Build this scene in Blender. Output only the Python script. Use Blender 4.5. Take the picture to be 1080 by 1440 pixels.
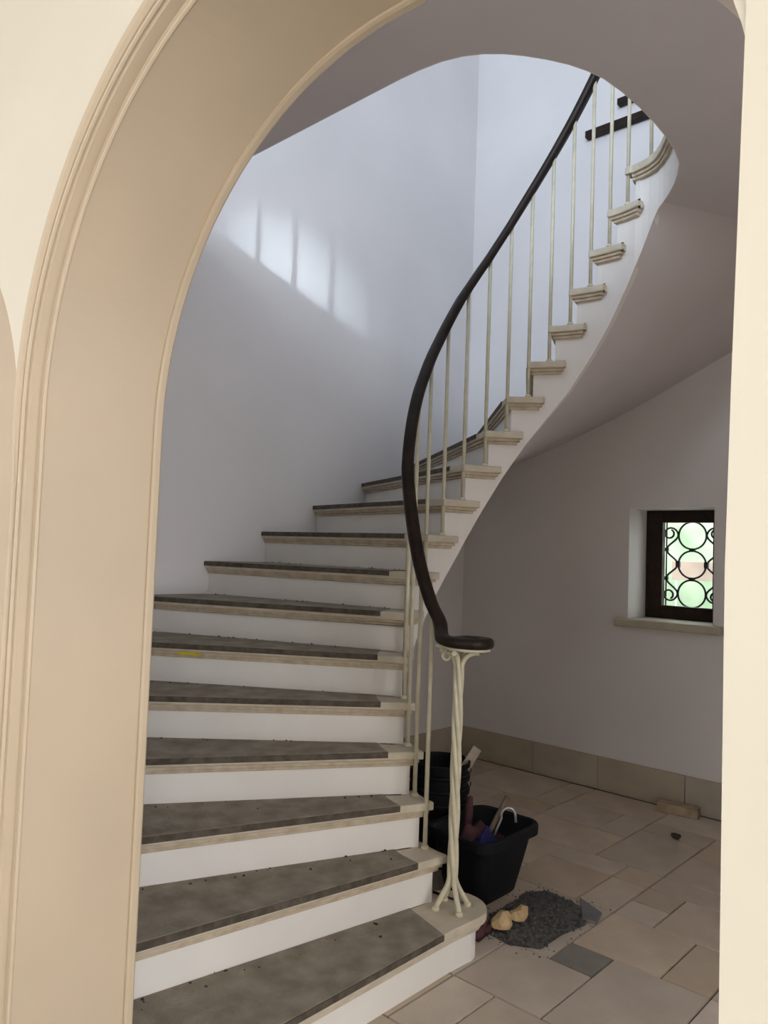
import bpy, bmesh, math, random
from mathutils import Vector, Matrix
random.seed(7)
SC = bpy.context.scene
COL = SC.collection
for o in list(bpy.data.objects):
    bpy.data.objects.remove(o)

# ------------------------------------------------------------------ camera
HC = 1.445
cam_d = bpy.data.cameras.new('camera')
cam = bpy.data.objects.new('camera', cam_d)
COL.objects.link(cam)
cam_d.sensor_fit = 'VERTICAL'
cam_d.sensor_height = 24.0
cam_d.lens = 24.0 * 1080.4 / 1440.0
cam_d.clip_start = 0.02
_a, _p, _r = 0.82729, 0.05077, -0.0360
_n = Vector((math.cos(_a), math.sin(_a), 0)); _u = Vector((_n.y, -_n.x, 0))
def to_room(v): return Vector((v.dot(_u), v.dot(_n), v.z))
_F = Vector((0, math.cos(_p), math.sin(_p))); _U = Vector((0, -math.sin(_p), math.cos(_p))); _R = Vector((1, 0, 0))
_R2 = math.cos(_r) * _R - math.sin(_r) * _U
_U2 = math.sin(_r) * _R + math.cos(_r) * _U
cr, cu, cb = to_room(_R2), to_room(_U2), -to_room(_F)
cam.matrix_world = Matrix(((cr.x, cu.x, cb.x, 0), (cr.y, cu.y, cb.y, 0), (cr.z, cu.z, cb.z, HC), (0, 0, 0, 1)))
SC.camera = cam

# ------------------------------------------------------------------ light
SC.view_settings.view_transform = 'Standard'
SC.view_settings.look = 'None'
SC.view_settings.gamma = 1.0
SC.view_settings.use_curve_mapping = False
SC.view_settings.exposure = 0.36
w = bpy.data.worlds.new('overcast_sky'); SC.world = w
w.use_nodes = True
bg = w.node_tree.nodes['Background']
bg.inputs[0].default_value = (1.0, 0.975, 0.955, 1)
bg.inputs[1].default_value = 3.2

def area(name, loc, target, sx, sy, power, col, spread=math.pi):
    d = bpy.data.lights.new(name, 'AREA'); d.shape = 'RECTANGLE'; d.size = sx; d.size_y = sy
    d.energy = power; d.color = col; d.spread = spread
    o = bpy.data.objects.new(name, d); COL.objects.link(o)
    o.location = loc
    o.rotation_euler = (Vector(target) - Vector(loc)).to_track_quat('-Z', 'Y').to_euler()
    return o
# daylight that falls through the landing window on the floor above
# (both lights stand in the opening of that window, in the thickness of the wall, out of the picture)
area('landing_window_daylight_offscreen', (-0.275, -1.66, 4.75), (-0.275, 2.0, 4.75), 1.8, 1.65, 140, (0.70, 0.84, 1.0))
area('landing_window_beam_offscreen', (-0.85, -1.66, 4.15), (-3.41, 2.90, 3.06), 0.06, 0.14, 0.42, (0.80, 0.92, 1.0), math.radians(7.5))

# ------------------------------------------------------------------ materials
MATS = {}
def mat(name, col, rough=0.6, var=0.06, scale=6.0, bump=0.1, bscale=40.0, col2=None, fac=0.5, metal=0.0, rnd=0.0, detail=5.0, sharp=None, spec=0.4):
    m = bpy.data.materials.new(name); m.use_nodes = True
    nt = m.node_tree; N = nt.nodes; L = nt.links
    b = N['Principled BSDF']
    b.inputs['Roughness'].default_value = rough
    b.inputs['Metallic'].default_value = metal
    b.inputs['Specular IOR Level'].default_value = spec
    tc = N.new('ShaderNodeTexCoord')
    no = N.new('ShaderNodeTexNoise'); no.inputs['Scale'].default_value = scale; no.inputs['Detail'].default_value = detail
    L.new(tc.outputs['Object'], no.inputs['Vector'])
    ramp = N.new('ShaderNodeValToRGB')
    c1 = [max(0, c * (1 - var)) for c in col]; c2 = [min(1, c * (1 + var)) for c in col]
    if col2: c1, c2 = list(col), list(col2)
    lo, hi = sharp if sharp else (0.35, 0.65)
    ramp.color_ramp.elements[0].position = lo; ramp.color_ramp.elements[1].position = hi
    ramp.color_ramp.elements[0].color = (*c1, 1); ramp.color_ramp.elements[1].color = (*c2, 1)
    L.new(no.outputs['Fac'], ramp.inputs['Fac'])
    out = ramp.outputs['Color']
    if rnd:
        oi = N.new('ShaderNodeObjectInfo'); hs = N.new('ShaderNodeHueSaturation')
        mr = N.new('ShaderNodeMapRange'); mr.inputs['To Min'].default_value = 1 - rnd; mr.inputs['To Max'].default_value = 1 + rnd
        L.new(oi.outputs['Random'], mr.inputs['Value']); L.new(mr.outputs['Result'], hs.inputs['Value'])
        mr2 = N.new('ShaderNodeMapRange'); mr2.inputs['To Min'].default_value = 0.75; mr2.inputs['To Max'].default_value = 1.2
        wn = N.new('ShaderNodeTexWhiteNoise'); wn.noise_dimensions = '1D'
        L.new(oi.outputs['Random'], wn.inputs['W']); L.new(wn.outputs['Value'], mr2.inputs['Value']); L.new(mr2.outputs['Result'], hs.inputs['Saturation'])
        L.new(out, hs.inputs['Color']); out = hs.outputs['Color']
    L.new(out, b.inputs['Base Color'])
    if bump:
        n2 = N.new('ShaderNodeTexNoise'); n2.inputs['Scale'].default_value = bscale; n2.inputs['Detail'].default_value = 6
        L.new(tc.outputs['Object'], n2.inputs['Vector'])
        bp = N.new('ShaderNodeBump'); bp.inputs['Strength'].default_value = bump; bp.inputs['Distance'].default_value = 0.01
        L.new(n2.outputs['Fac'], bp.inputs['Height']); L.new(bp.outputs['Normal'], b.inputs['Normal'])
    MATS[name] = m
    return m
mat('white_plaster', (0.75, 0.73, 0.735), 0.75, 0.03, 1.5, 0.08, 18)
mat('ceiling_plaster', (0.70, 0.65, 0.66), 0.8, 0.03, 1.5, 0.06, 18)
mat('cream_paint', (0.77, 0.73, 0.62), 0.55, 0.025, 2.0, 0.05, 14)
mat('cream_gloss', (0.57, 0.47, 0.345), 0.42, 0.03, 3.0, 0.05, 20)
mat('white_gloss', (0.82, 0.80, 0.77), 0.35, 0.03, 4.0, 0.05, 25)
mat('string_paint', (0.80, 0.77, 0.745), 0.45, 0.03, 4.0, 0.05, 25)
mat('tread_paint', (0.52, 0.46, 0.36), 0.5, 0.1, 14, 0.12, 60, col2=(0.62, 0.56, 0.45))
mat('cove_wood', (0.46, 0.37, 0.26), 0.55, 0.15, 22, 0.15, 70, col2=(0.60, 0.52, 0.40))
mat('runner_grey', (0.21, 0.182, 0.14), 0.85, 0.1, 11, 0.5, 90, col2=(0.33, 0.292, 0.235))
mat('rail_wood', (0.018, 0.011, 0.008), 0.42, 0.3, 20, 0.06, 60, spec=0.22)
mat('dark_wood', (0.022, 0.012, 0.009), 0.5, 0.3, 20, 0.1, 60, spec=0.2)
mat('worn_edge', (0.060, 0.050, 0.038), 0.8, 0.3, 25, 0.4, 80, col2=(0.12, 0.10, 0.078))
mat('iron_paint', (0.62, 0.58, 0.44), 0.4, 0.08, 20, 0.08, 60)
mat('wrought_iron', (0.015, 0.015, 0.016), 0.5, 0.2, 20, 0.1, 60, metal=0.3)
mat('tile_stone', (0.50, 0.415, 0.325), 0.5, 0.1, 5, 0.12, 45, col2=(0.60, 0.505, 0.405), rnd=0.12)
mat('tile_grey', (0.19, 0.18, 0.165), 0.6, 0.1, 7, 0.15, 45, col2=(0.27, 0.25, 0.225))
mat('joint_mortar', (0.09, 0.075, 0.06), 0.9, 0.2, 20, 0.3, 60)
mat('skirting_stone', (0.46, 0.41, 0.34), 0.55, 0.08, 6, 0.12, 40, rnd=0.05)
mat('sill_stone', (0.50, 0.47, 0.36), 0.6, 0.1, 9, 0.15, 40)
mat('black_plastic', (0.008, 0.009, 0.012), 0.55, 0.2, 10, 0.05, 50, spec=0.15)
mat('gravel', (0.045, 0.042, 0.042), 0.9, 0.3, 60, 0.6, 90, col2=(0.13, 0.125, 0.12))
mat('tan_rock', (0.50, 0.35, 0.17), 0.7, 0.2, 16, 0.4, 40, col2=(0.66, 0.50, 0.29))
mat('brick_clay', (0.34, 0.27, 0.18), 0.85, 0.2, 18, 0.4, 60, col2=(0.44, 0.36, 0.26))
mat('crumb', (0.05, 0.04, 0.03), 0.9, 0.3, 60, 0.2, 60)
mat('slate', (0.16, 0.155, 0.16), 0.6, 0.15, 10, 0.2, 40)
mat('blue_cloth', (0.012, 0.014, 0.10), 0.8, 0.3, 14, 0.3, 60)
mat('maroon_cloth', (0.075, 0.03, 0.035), 0.85, 0.3, 14, 0.3, 60)
mat('raw_wood', (0.42, 0.36, 0.29), 0.7, 0.15, 25, 0.2, 60)
mat('old_handle', (0.19, 0.14, 0.11), 0.6, 0.2, 25, 0.2, 60)
mat('pale_metal', (0.55, 0.55, 0.54), 0.35, 0.1, 25, 0.05, 60, metal=0.6)
mat('yellow_tape', (0.62, 0.50, 0.03), 0.5, 0.1, 25, 0.05, 60)
mat('garden_wall', (0.40, 0.31, 0.27), 0.9, 0.15, 3, 0.3, 20)
mat('leaf_green', (0.28, 0.40, 0.26), 0.7, 0.3, 1.5, 0.1, 20, col2=(0.50, 0.60, 0.46))
mat('outside_ground', (0.42, 0.41, 0.38), 0.9, 0.15, 2, 0.2, 20)
g = bpy.data.materials.new('clear_glass'); g.use_nodes = True
nt = g.node_tree; nt.nodes.clear()
_o = nt.nodes.new('ShaderNodeOutputMaterial'); _t = nt.nodes.new('ShaderNodeBsdfTransparent'); _gl = nt.nodes.new('ShaderNodeBsdfGlossy'); _mx = nt.nodes.new('ShaderNodeMixShader')
_t.inputs[0].default_value = (0.93, 0.98, 0.97, 1); _gl.inputs['Roughness'].default_value = 0.05; _mx.inputs[0].default_value = 0.06
nt.links.new(_t.outputs[0], _mx.inputs[1]); nt.links.new(_gl.outputs[0], _mx.inputs[2]); nt.links.new(_mx.outputs[0], _o.inputs[0])
MATS['clear_glass'] = g

# ------------------------------------------------------------------ helpers
class MB:
    def __init__(self): self.v = []; self.f = []; self.smooth = set()
    def add(self, vs, fs, smooth=False):
        b = len(self.v); self.v += [tuple(x) for x in vs]
        for fc in fs:
            if smooth: self.smooth.add(len(self.f))
            self.f.append([b + i for i in fc])
    def box(self, x0, x1, y0, y1, z0, z1):
        self.add([(x0, y0, z0), (x1, y0, z0), (x1, y1, z0), (x0, y1, z0), (x0, y0, z1), (x1, y0, z1), (x1, y1, z1), (x0, y1, z1)],
                 [(0, 3, 2, 1), (4, 5, 6, 7), (0, 1, 5, 4), (1, 2, 6, 5), (2, 3, 7, 6), (3, 0, 4, 7)])
    def hexa(self, lo, hi):
        self.add(list(lo) + list(hi), [(0, 3, 2, 1), (4, 5, 6, 7), (0, 1, 5, 4), (1, 2, 6, 5), (2, 3, 7, 6), (3, 0, 4, 7)])
    def prism(self, poly, z0, z1):
        n = len(poly)
        self.add([(p[0], p[1], z0) for p in poly] + [(p[0], p[1], z1) for p in poly],
                 [list(range(n))[::-1], list(range(n, 2 * n))] + [(i, (i + 1) % n, n + (i + 1) % n, n + i) for i in range(n)])
    def tube(self, path, rad, seg=8, cap=True, up=None):
        path = [Vector(p) for p in path]
        rads = rad if isinstance(rad, (list, tuple)) else [rad] * len(path)
        vs = []; prev = None
        for i, p in enumerate(path):
            t = (path[min(i + 1, len(path) - 1)] - path[max(i - 1, 0)]).normalized()
            if prev is None:
                ref = Vector((0, 0, 1)) if abs(t.z) < 0.9 else Vector((1, 0, 0))
                a = t.cross(ref).normalized()
            else:
                a = (prev - t * prev.dot(t)).normalized()
            prev = a; b = t.cross(a)
            for k in range(seg):
                q = 2 * math.pi * k / seg
                vs.append(p + rads[i] * (math.cos(q) * a + math.sin(q) * b))
        fs = []
        for i in range(len(path) - 1):
            for k in range(seg):
                fs.append((i * seg + k, i * seg + (k + 1) % seg, (i + 1) * seg + (k + 1) % seg, (i + 1) * seg + k))
        self.add(vs, fs, True)
        if cap:
            b = len(self.v) - len(vs)
            self.f.append([b + k for k in range(seg)][::-1]); self.f.append([b + (len(path) - 1) * seg + k for k in range(seg)])
    def sweep(self, path, prof, closed_prof=True):
        """path: 3D points; prof: (side, up) offsets; frame keeps 'up' vertical."""
        path = [Vector(p) for p in path]; n = len(prof); vs = []
        for i, p in enumerate(path):
            t = (path[min(i + 1, len(path) - 1)] - path[max(i - 1, 0)])
            th = Vector((t.x, t.y, 0))
            if th.length < 1e-6: th = Vector((1, 0, 0))
            th.normalize(); t.normalize()
            s = Vector((th.y, -th.x, 0)); u = s.cross(t)
            for (a, b) in prof: vs.append(p + s * a + u * b)
        fs = []
        for i in range(len(path) - 1):
            for k in range(n if closed_prof else n - 1):
                fs.append((i * n + k, i * n + (k + 1) % n, (i + 1) * n + (k + 1) % n, (i + 1) * n + k))
        self.add(vs, fs, True)
        if closed_prof:
            b = len(self.v) - len(vs)
            self.f.append([b + k for k in range(n)][::-1]); self.f.append([b + (len(path) - 1) * n + k for k in range(n)])
    def build(self, name, m, parent=None, tri=True, bevel=0, origin=None):
        me = bpy.data.meshes.new(name)
        org = Vector(origin) if origin is not None else Vector((0, 0, 0))
        me.from_pydata([tuple(Vector(v) - org) for v in self.v], [], self.f)
        for i, pl in enumerate(me.polygons): pl.use_smooth = i in self.smooth
        bm = bmesh.new(); bm.from_mesh(me)
        bmesh.ops.recalc_face_normals(bm, faces=bm.faces)
        big = [f for f in bm.faces if len(f.verts) > 4]
        if big and tri: bmesh.ops.triangulate(bm, faces=big)
        bm.to_mesh(me); bm.free()
        me.materials.append(MATS[m])
        o = bpy.data.objects.new(name, me); COL.objects.link(o)
        o.location = org
        if parent is not None:
            o.parent = parent
            pw = Vector(parent.location)
            q = parent.parent
            while q is not None: pw += q.location; q = q.parent
            o.location = org - pw
        if bevel:
            md = o.modifiers.new('edge', 'BEVEL'); md.width = bevel; md.segments = 2; md.limit_method = 'ANGLE'; md.angle_limit = math.radians(40)
        return o
def tag(o, label, cat, group=None, kind=None):
    o['label'] = label; o['category'] = cat
    if group: o['group'] = group
    if kind: o['kind'] = kind
    return o
def struct(o, label=None, cat=None):
    o['kind'] = 'structure'
    if label: o['label'] = label; o['category'] = cat
    return o
def empty(name, loc):
    o = bpy.data.objects.new(name, None); COL.objects.link(o); o.location = loc; o.empty_display_size = 0.1
    return o
def box(name, m, x0, x1, y0, y1, z0, z1, parent=None, bevel=0):
    b = MB(); b.box(x0, x1, y0, y1, z0, z1); return b.build(name, m, parent, bevel=bevel)

def lumpy(name, m, c, r, seed, parent=None, sub=3, amp=0.25, flat=True, smooth=True):
    bm = bmesh.new(); bmesh.ops.create_icosphere(bm, subdivisions=sub, radius=1.0)
    rg = random.Random(seed); dirs = [(Vector((rg.gauss(0, 1), rg.gauss(0, 1), rg.gauss(0, 1))).normalized(), rg.uniform(-amp, amp)) for _ in range(14)]
    for v in bm.verts:
        d = v.co.normalized(); k = 1 + sum(w_ * max(0, d.dot(q)) ** 4 for q, w_ in dirs)
        v.co = Vector((d.x * r[0] * k, d.y * r[1] * k, d.z * r[2] * k))
        if flat and v.co.z < -0.6 * r[2]: v.co.z = -0.6 * r[2]
    me = bpy.data.meshes.new(name); bm.to_mesh(me); bm.free()
    for pl in me.polygons: pl.use_smooth = smooth
    me.materials.append(MATS[m]); o = bpy.data.objects.new(name, me); COL.objects.link(o); o.location = c
    if parent: o.parent = parent
    return o
# ------------------------------------------------------------------ room layout (metres)
XL, YA, YF = -3.41, 4.60, 1.00           # left wall, back wall, hall side of the arch wall
XR = 0.8                                  # right end of the hall
Y0 = 0.67                                 # front face of the arch wall
ZC, ZL, ZTOP = 3.00, 3.23, 6.2            # ceiling, landing floor, upper ceiling
YB = -1.6                                 # front of the upper floor
CX, RA, ZS = -0.953, 0.718, 1.715         # arch centre, radius, springing height
RISE = 0.17
C = Vector((-1.691, 2.667))
THR = [math.radians(v) for v in (-87.35, -99.72, -112.08, -123.55, -134.6, -145.71, -157.15, -169.05, -181.21, -193.54, -205.55, -217.18, -227.85, -237.95, -247.84, -257.5, -266.75, -275.68, -284.42, -293.0, -301.5)]
RR = [0.343, 0.354, 0.366, 0.382, 0.402, 0.426, 0.45, 0.474, 0.494, 0.51, 0.521, 0.528, 0.532, 0.536, 0.541, 0.548, 0.555, 0.562, 0.571, 0.575, 0.575]
def lerp(tab, s):
    i = min(max(int(math.floor(s)) - 1, 0), len(tab) - 2); f = s - 1 - i
    return tab[i] * (1 - f) + tab[i + 1] * f
def P(s, off=0.0):
    t = lerp(THR, s); r = lerp(RR, s) + off
    return Vector((C.x + r * math.cos(t), C.y + r * math.sin(t)))
def hit(p, d, ins=0.0):
    best = 9
    for ax, val in ((0, XL + ins), (1, YA - ins), (1, YF + ins)):
        if abs(d[ax]) > 1e-6:
            t = (val - p[ax]) / d[ax]
            if 1e-4 < t < best: best = t
    return Vector((p[0] + d[0] * best, p[1] + d[1] * best))

# ------------------------------------------------------------------ structure: walls
w_l = struct(box('wall_left', 'white_plaster', XL - 0.3, XL, YB, YA + 0.4, -0.05, ZTOP), 'tall white plaster wall along the outside of the curved stairs', 'wall')
def wall_with_hole(name, m, x0, x1, y0, y1, z0, z1, hx0, hx1, hz0, hz1):
    b = MB()
    b.box(x0, hx0, y0, y1, z0, z1); b.box(hx1, x1, y0, y1, z0, z1)
    b.box(hx0, hx1, y0, y1, z0, hz0); b.box(hx0, hx1, y0, y1, hz1, z1)
    return struct(b.build(name, m))
WX0, WX1, WZ0, WZ1 = -2.13, -1.61, 1.08, 1.77
w_b = wall_with_hole('wall_back', 'white_plaster', XL, XR, YA, YA + 0.4, -0.05, ZTOP, WX0, WX1, WZ0, WZ1)
w_b['label'] = 'white plaster back wall with the small grilled window under the stairs'; w_b['category'] = 'wall'
b = MB()
b.box(XR, XR + 0.3, YF - 0.3, 1.15, -0.05, ZTOP); b.box(XR, XR + 0.3, 2.5, YA + 0.4, -0.05, ZTOP); b.box(XR, XR + 0.3, 1.15, 2.5, 2.5, ZTOP); b.box(XR, XR + 0.3, YB, YF - 0.3, ZL, ZTOP)
struct(b.build('wall_right', 'white_plaster'))
b = MB()  # front wall of the upper floor with its window opening
b.box(XL, -1.2, YB - 0.25, YB, ZC, ZTOP); b.box(0.65, XR + 0.3, YB - 0.25, YB, ZC, ZTOP)
b.box(-1.2, 0.65, YB - 0.25, YB, ZC, 3.9); b.box(-1.2, 0.65, YB - 0.25, YB, 5.6, ZTOP)
struct(b.build('wall_upper_front', 'white_plaster'))
struct(box('ceiling_upper', 'white_plaster', XL - 0.3, XR + 0.3, YB - 0.25, YA + 0.4, ZTOP, ZTOP + 0.2))

# arch wall: a front skin with both arches, a rear skin with the main arch only
def arch_z(x, cx, r, zs):
    d = abs(x - cx)
    return zs + math.sqrt(max(0, r * r - d * d)) if d < r else None
RO = RA + 0.043
NX, NR, NZ = -2.288, 0.60, 1.62
xs = set([-5.2, 3.2])
for i in range(49):
    q = math.pi * i / 48
    xs.add(round(CX - RO * math.cos(q), 5)); xs.add(round(NX - NR * math.cos(q), 5))
xs = sorted(xs)
def cols(b, y0, y1, holes, x0, x1, ztop):
    for i in range(len(xs) - 1):
        a, c = max(xs[i], x0), min(xs[i + 1], x1)
        if c - a < 1e-5: continue
        za = zc = -0.05
        for (cx, r, zs) in holes:
            mid = (a + c) / 2
            if abs(mid - cx) < r:
                za = max(za, zs + math.sqrt(max(0, r * r - (a - cx) ** 2))); zc = max(zc, zs + math.sqrt(max(0, r * r - (c - cx) ** 2)))
        b.hexa([(a, y0, za), (c, y0, zc), (c, y1, zc), (a, y1, za)], [(a, y0, ztop), (c, y0, ztop), (c, y1, ztop), (a, y1, ztop)])
b = MB(); cols(b, Y0, Y0 + 0.035, [(CX, RO, ZS), (NX, NR, NZ)], -5.2, 3.2, ZC)
wf = struct(b.build('wall_front', 'cream_paint'), 'cream painted wall pierced by the tall round arch', 'wall')
b = MB(); cols(b, Y0 + 0.035, YF - 0.004, [(CX, RO, ZS)], -5.2, 3.2, ZC)
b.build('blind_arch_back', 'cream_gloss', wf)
b = MB(); cols(b, YF - 0.004, YF, [(CX, RO, ZS)], XL, XR, ZC)
b.build('hall_plaster_face', 'white_plaster', wf)

# the room in front of the arch: closed behind and on the left, open to daylight on the right
wall_with_hole('wall_room_rear', 'cream_paint', -5.2, 3.2, -2.8, -2.6, -0.05, ZC, -3.6, -0.6, 0.8, 2.6)
struct(box('wall_room_left', 'cream_paint', -5.4, -5.2, -2.8, Y0 + 0.3, -0.05, ZC))
_b = MB(); _b.box(-5.4, 3.2, -2.8, YB, ZC, ZC + 0.2); _b.box(XR + 0.3, 3.2, YB, Y0, ZC, ZC + 0.2); _b.box(-5.4, XL, YB, Y0, ZC, ZC + 0.2); struct(_b.build('ceiling_room', 'white_plaster'))
# moulded lining of the arch: closed profile swept round the opening
RAR, ZSR = 0.740, 1.925     # the right half is stilted: it springs higher
def arch_path(n=64, zbase=-0.01):
    pts = [(CX - RA, zbase)]
    for i in range(8): pts.append((CX - RA, zbase + (ZS - zbase) * (i + 1) / 9))
    for i in range(n + 1):
        q = math.pi * i / n
        if q <= math.pi / 2: x, z = CX - RA * math.cos(q), ZS + RA * math.sin(q)
        else:
            z = ZSR + (ZS + RA - ZSR) * math.sin(q); x = CX + RAR * abs(math.cos(q)) ** 0.9 - 0.3 * min(z - ZSR, 0.05) * abs(math.cos(q))
        pts.append((x, z))
    for i in range(12):
        z = ZSR + (zbase - ZSR) * (i + 1) / 12; pts.append((CX + RAR - 0.0115 * min(1, max(0, (ZSR - z) / 0.45)), z))
    return pts
def arch_sweep(b, prof, closed=True, plain=False):
    base = arch_path(); n = len(prof); vs = []
    for i, (x, z) in enumerate(base):
        x0, z0 = base[max(i - 1, 0)]; x1, z1 = base[min(i + 1, len(base) - 1)]
        t = Vector((x1 - x0, z1 - z0)).normalized(); nx, nz = -t.y, t.x     # outwards from the opening
        if i == 0: nx, nz = -1, 0
        if i == len(base) - 1: nx, nz = 1, 0
        f = min(1, max(0, (x - CX + 0.1) / 0.25)) if plain else 0           # mouldings die into a plain corner on the right
        for (o, y) in prof:
            oo = o * (1 - f) + max(o, 0.0) * f
            if plain and i < 9 and y < 0.722: oo = min(oo, 0.026 + 0.1 * max(0, oo - 0.026))     # the mouldings crowd together on the narrow pier
            yy = y + (0.669 - y if y < 0.75 and o < 0.0455 else 0) * f
            vs.append((x + nx * oo, yy, z + nz * oo))
    fs = []
    for i in range(len(base) - 1):
        for k in range(n if closed else n - 1):
            fs.append((i * n + k, i * n + (k + 1) % n, (i + 1) * n + (k + 1) % n, (i + 1) * n + k))
    b.add(vs, fs)
tr = struct(empty('trim_1', (CX, Y0, 0)), 'tan moulded lining round the inside of the tall arch', 'arch trim')
def bead(o, y, r, n=8): return [(o + r * math.cos(2 * math.pi * k / n), y + r * math.sin(2 * math.pi * k / n)) for k in range(n)]
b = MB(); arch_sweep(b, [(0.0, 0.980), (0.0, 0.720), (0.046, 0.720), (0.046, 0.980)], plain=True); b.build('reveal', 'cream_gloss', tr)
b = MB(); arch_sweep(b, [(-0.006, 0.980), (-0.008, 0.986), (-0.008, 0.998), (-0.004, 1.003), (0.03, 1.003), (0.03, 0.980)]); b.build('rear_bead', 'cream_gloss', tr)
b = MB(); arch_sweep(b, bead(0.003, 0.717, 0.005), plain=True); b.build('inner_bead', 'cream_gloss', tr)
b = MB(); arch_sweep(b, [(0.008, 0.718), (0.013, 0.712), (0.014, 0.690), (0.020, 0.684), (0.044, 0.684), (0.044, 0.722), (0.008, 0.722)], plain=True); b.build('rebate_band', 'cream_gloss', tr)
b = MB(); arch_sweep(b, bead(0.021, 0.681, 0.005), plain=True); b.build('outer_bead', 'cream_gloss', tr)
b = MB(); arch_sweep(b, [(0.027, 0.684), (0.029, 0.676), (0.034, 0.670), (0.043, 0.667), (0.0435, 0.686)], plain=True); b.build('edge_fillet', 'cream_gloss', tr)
# plain plastered corner on the right side of the opening
b = MB(); base = [p for p in arch_path() if p[0] > CX + 0.16]
vs = []; fs = []
for i, (x, z) in enumerate(base):
    x0, z0 = base[max(i - 1, 0)]; x1, z1 = base[min(i + 1, len(base) - 1)]
    t = Vector((x1 - x0, z1 - z0)).normalized(); nx, nz = -t.y, t.x
    vs += [(x, 0.667, z), (x, 0.80, z), (x + nx * 0.30, 0.80, z + nz * 0.30), (x + nx * 0.30, 0.667, z + nz * 0.30)]
for i in range(len(base) - 1):
    for k in range(4): fs.append((4 * i + k, 4 * i + (k + 1) % 4, 4 * i + 4 + (k + 1) % 4, 4 * i + 4 + k))
b.add(vs, fs); b.build('plain_corner', 'cream_paint', tr)

# ------------------------------------------------------------------ floor
fl = MB(); fl.box(-5.2, 3.2, -4.5, YA, -0.12, -0.008)
floor = struct(fl.build('floor', 'joint_mortar'), 'floor of mixed square and oblong beige stone tiles', 'floor')
MOD = 0.17
GX0, GY0 = -1.45 - MOD * 11, 3.05 - MOD * 12
NXT, NYT = 25, 22
used = [[False] * NYT for _ in range(NXT)]
tile_me = {}
def put_tile(i, j, wd, hg, m='tile_stone'):
    for a in range(wd):
        for c in range(hg): used[i + a][j + c] = True
    x0, y0 = GX0 + i * MOD, GY0 + j * MOD
    x1, y1 = min(x0 + wd * MOD, XR), min(y0 + hg * MOD, YA - 0.046)
    if y1 - y0 < 0.05 or x1 - x0 < 0.05: return
    key = (round(x1 - x0, 3), round(y1 - y0, 3), m)
    if key not in tile_me:
        tb = MB(); gp = 0.0028; e = 0.002
        W, H = x1 - x0, y1 - y0
        tb.hexa([(gp, gp, -0.009), (W - gp, gp, -0.009), (W - gp, H - gp, -0.009), (gp, H - gp, -0.009)],
                [(gp + e, gp + e, 0), (W - gp - e, gp + e, 0), (W - gp - e, H - gp - e, 0), (gp + e, H - gp - e, 0)])
        o = tb.build('tile', m, floor); tile_me[key] = o.data
    else:
        o = bpy.data.objects.new('tile', tile_me[key]); COL.objects.link(o); o.parent = floor
    o.location = (x0, y0, random.uniform(-0.0012, 0.0008))
def cell(x, y): return int(round((x - GX0) / MOD)), int(round((y - GY0) / MOD))
for x, y, wd, hg, m in [(-1.62, 3.39, 1, 1, 'tile_stone'), (-1.45, 3.05, 1, 1, 'tile_stone'), (-1.45, 2.71, 2, 2, 'tile_stone'), (-1.45, 2.54, 1, 1, 'tile_grey'),
                        (-1.28, 2.20, 2, 3, 'tile_stone'), (-1.62, 2.20, 2, 2, 'tile_stone'), (-1.62, 3.05, 1, 2, 'tile_stone'), (-1.28, 3.05, 2, 2, 'tile_stone'),
                        (-1.45, 3.39, 2, 1, 'tile_stone'), (-1.45, 3.56, 3, 2, 'tile_stone'), (-2.30, 3.56, 3, 2, 'tile_stone'), (-1.11, 2.71, 1, 2, 'tile_stone'),
                        (-1.45, 1.86, 3, 2, 'tile_stone'), (-1.62, 1.86, 1, 2, 'tile_stone'), (-0.94, 2.37, 2, 2, 'tile_stone')]:
    put_tile(*cell(x, y), wd, hg, m)
rt = random.Random(11)
for j in range(NYT):
    for i in range(NXT):
        if used[i][j]: continue
        opts = [(2, 2), (3, 2), (2, 3), (2, 1), (1, 2), (3, 3), (2, 2)]
        rt.shuffle(opts); opts.append((1, 1))
        for wd, hg in opts:
            if i + wd <= NXT and j + hg <= NYT and not any(used[i + a][j + c] for a in range(wd) for c in range(hg)):
                put_tile(i, j, wd, hg); break

# lighter paving of the front room
struct(box('floor_front', 'outside_ground', -5.2, 3.2, -4.5, Y0, -0.008, 0.0))
# stone skirting slabs along the back wall and the left wall
bb = struct(empty('baseboard_back', (-1.5, YA, 0)), 'tan stone slab skirting at the foot of the back wall', 'skirting')
x = XL + 0.02
for L_ in (0.62, 0.47, 0.55, 0.60, 0.45, 0.58, 0.6, 0.5, 0.6, 0.55, 0.5):
    x1 = min(x + L_, XR)
    if x1 - x > 0.05:
        o = box('skirting_slab', 'skirting_stone', x + 0.0015, x1 - 0.0015, YA - 0.022, YA - 0.001, -0.006, 0.198, bb, bevel=0.003)
    x = x1
bl = struct(empty('baseboard_left', (XL, 3.0, 0)), 'tan stone slab skirting at the foot of the left wall', 'skirting')
y = 2.0
for L_ in (0.55, 0.6, 0.5, 0.55, 0.4):
    y1 = min(y + L_, YA - 0.024)
    if y1 - y > 0.05: box('skirting_slab', 'skirting_stone', XL + 0.001, XL + 0.022, y + 0.0015, y1 - 0.0015, -0.006, 0.198, bl, bevel=0.003)
    y = y1

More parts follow.
